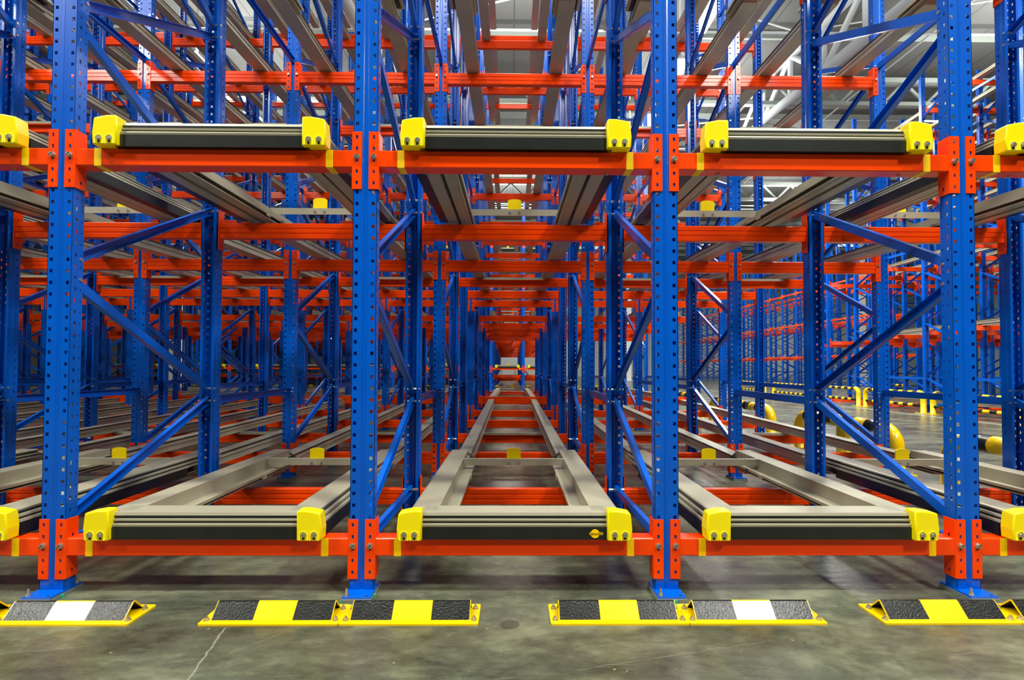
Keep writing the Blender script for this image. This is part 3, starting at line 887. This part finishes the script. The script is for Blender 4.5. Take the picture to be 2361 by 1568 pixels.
# ------------------------------------------------------------------ hall
b = MB(); b.quad([(-40, -9, 0), (45, -9, 0), (45, 50, 0), (-40, 50, 0)]); structure('floor', b.mesh('floor', 'floor'))
CZ = 11.2
b = MB(); b.box(-40, 45, -9, 50, CZ, CZ + 0.1); structure('ceiling', b.mesh('ceiling', 'ceil'))
b = MB(); b.box(-40, 45, 49, 49.2, 0, CZ); structure('wall_back', b.mesh('wall_back', 'wall'))
b = MB(); b.box(44, 44.2, -9, 49, 0, CZ); structure('wall_right', b.mesh('wall_right', 'wall'))
b = MB(); b.box(-40, -39.8, -9, 49, 0, CZ); structure('wall_left', b.mesh('wall_left', 'wall'))
b = MB(); b.box(8.55, 8.59, 4, 45, 0.0, 0.006); o = structure('trim_1', b.mesh('trim_1', 'girder'))
b = MB(); b.box(-40, 45, 27.0, 27.3, 9.2, 9.7)
# white columns
for i, (x, y) in enumerate(((20.2, 26.0), (8.6, 34.0), (-12, 15.5))):
    b = MB(); b.box(-0.2, 0.2, -0.2, 0.2, 0, CZ); b.box(-0.3, 0.3, -0.3, 0.3, 0, 0.04); b.box(-0.3, 0.3, -0.3, 0.3, CZ - 0.9, CZ - 0.85)
    o = structure('column', b.mesh('column', 'white'), (x, y, 0))
def truss(x, y0, z0, y1, z1, h, r=0.14, step=1.55):
    """truss along y with sloping chords, verticals and diagonals"""
    b = MB(); L = y1 - y0; n = int(L / step)
    P = lambda t, up: Vector((x, y0 + L * t, z0 + (z1 - z0) * t + (h if up else 0)))
    b.tube([P(0, 0), P(1, 0)], r, 10); b.tube([P(0, 1), P(1, 1)], r * 0.9, 10)
    for i in range(n + 1):
        b.tube([P(i / n, 0), P(i / n, 1)], r * 0.55, 8)
        if i < n:
            a, c = (0, 1) if i % 2 else (1, 0)
            b.tube([P(i / n, a), P((i + 1) / n, c)], r * 0.55, 8)
    structure('roof_truss', b.mesh('roof_truss', 'truss'))
for x in (8.4, -3.6, -15.6, 20.4):
    truss(x, -3.4, 7.75, 14.0, 9.3, 1.3)
    truss(x, 14.0, 9.3, 48.0, 9.3, 1.3, 0.13, 2.0)
for k, y in enumerate((13.2, 22.0, 31.0, 40.0)):
    b = MB(); z = 9.35
    b.box(-40, 44, y - 0.08, y + 0.08, z, z + 0.12); b.box(-40, 44, y - 0.08, y + 0.08, z + 0.75, z + 0.9)
    n = 60
    for i in range(n):
        x = -40 + 84 * i / n
        b.tube([(x, y, z + 0.1), (x + 0.7, y, z + 0.78)], 0.05, 6); b.tube([(x + 0.7, y, z + 0.78), (x + 1.4, y, z + 0.1)], 0.05, 6)
    structure('roof_girder', b.mesh('roof_girder', 'girder'))
for k in range(22):
    y = -2 + 2.4 * k
    b = MB(); b.box(-40, 44, y, y + 0.08, CZ - 0.22, CZ); structure('roof_purlin', b.mesh('roof_purlin', 'girder'))

for x, z in ((5.6, 9.9), (11.5, 10.2), (-6.0, 10.0)):
    b = MB(); b.tube([(x, -3, z), (x, 48, z)], 0.025, 8); structure('roof_pipe', b.mesh('roof_pipe', 'white'))
for y in (10.6, 17.5, 25.0):
    b = MB(); b.tube([(-39, y, 9.9), (43, y, 9.9)], 0.03, 8); structure('roof_pipe', b.mesh('roof_pipe', 'white'))
for x in (-3.6, 8.4):
    for y in (6, 14, 22):
        b = MB(); b.tube([(x, y, 9.2), (x + 12, y + 6, 10.9)], 0.022, 6); structure('roof_tie_rod', b.mesh('roof_tie_rod', 'white'))
        b = MB(); b.tube([(x + 12, y, 9.4), (x, y + 6, 10.9)], 0.022, 6); structure('roof_tie_rod', b.mesh('roof_tie_rod', 'white'))

# ------------------------------------------------------------------ lamps
b = MB(); b.box(-0.16, 0.16, -0.75, 0.75, 0.0, 0.07); b.box(-0.02, 0.02, -0.5, -0.46, 0.07, 2.6); b.box(-0.02, 0.02, 0.46, 0.5, 0.07, 2.6)
HOUS = b.mesh('housing', 'white')
b = MB(); b.box(-0.14, 0.14, -0.72, 0.72, -0.03, 0.0); TUBE = b.mesh('tube', 'glow')
def lamp():
    r = obj('ceiling_lamp', None); part('housing', HOUS, r); part('light_tube', TUBE, r); return r
LAMP = lamp()
for x, nm in ((4.15, 'over the right aisle'), (-7.8, 'above the left lanes')):
    for i, y in enumerate((2.0, 5.0, 7.9, 10.3, 12.9, 15.5, 18.5)):
        if x < 0 and i > 5: continue
        o = copy_tree(LAMP); o.location = (x, y, 8.5)
        tag(o, 'bright white ceiling lamp %s, %s in its row' % (nm, ORD[i]), 'lamp', 'ceiling lamps ' + nm)
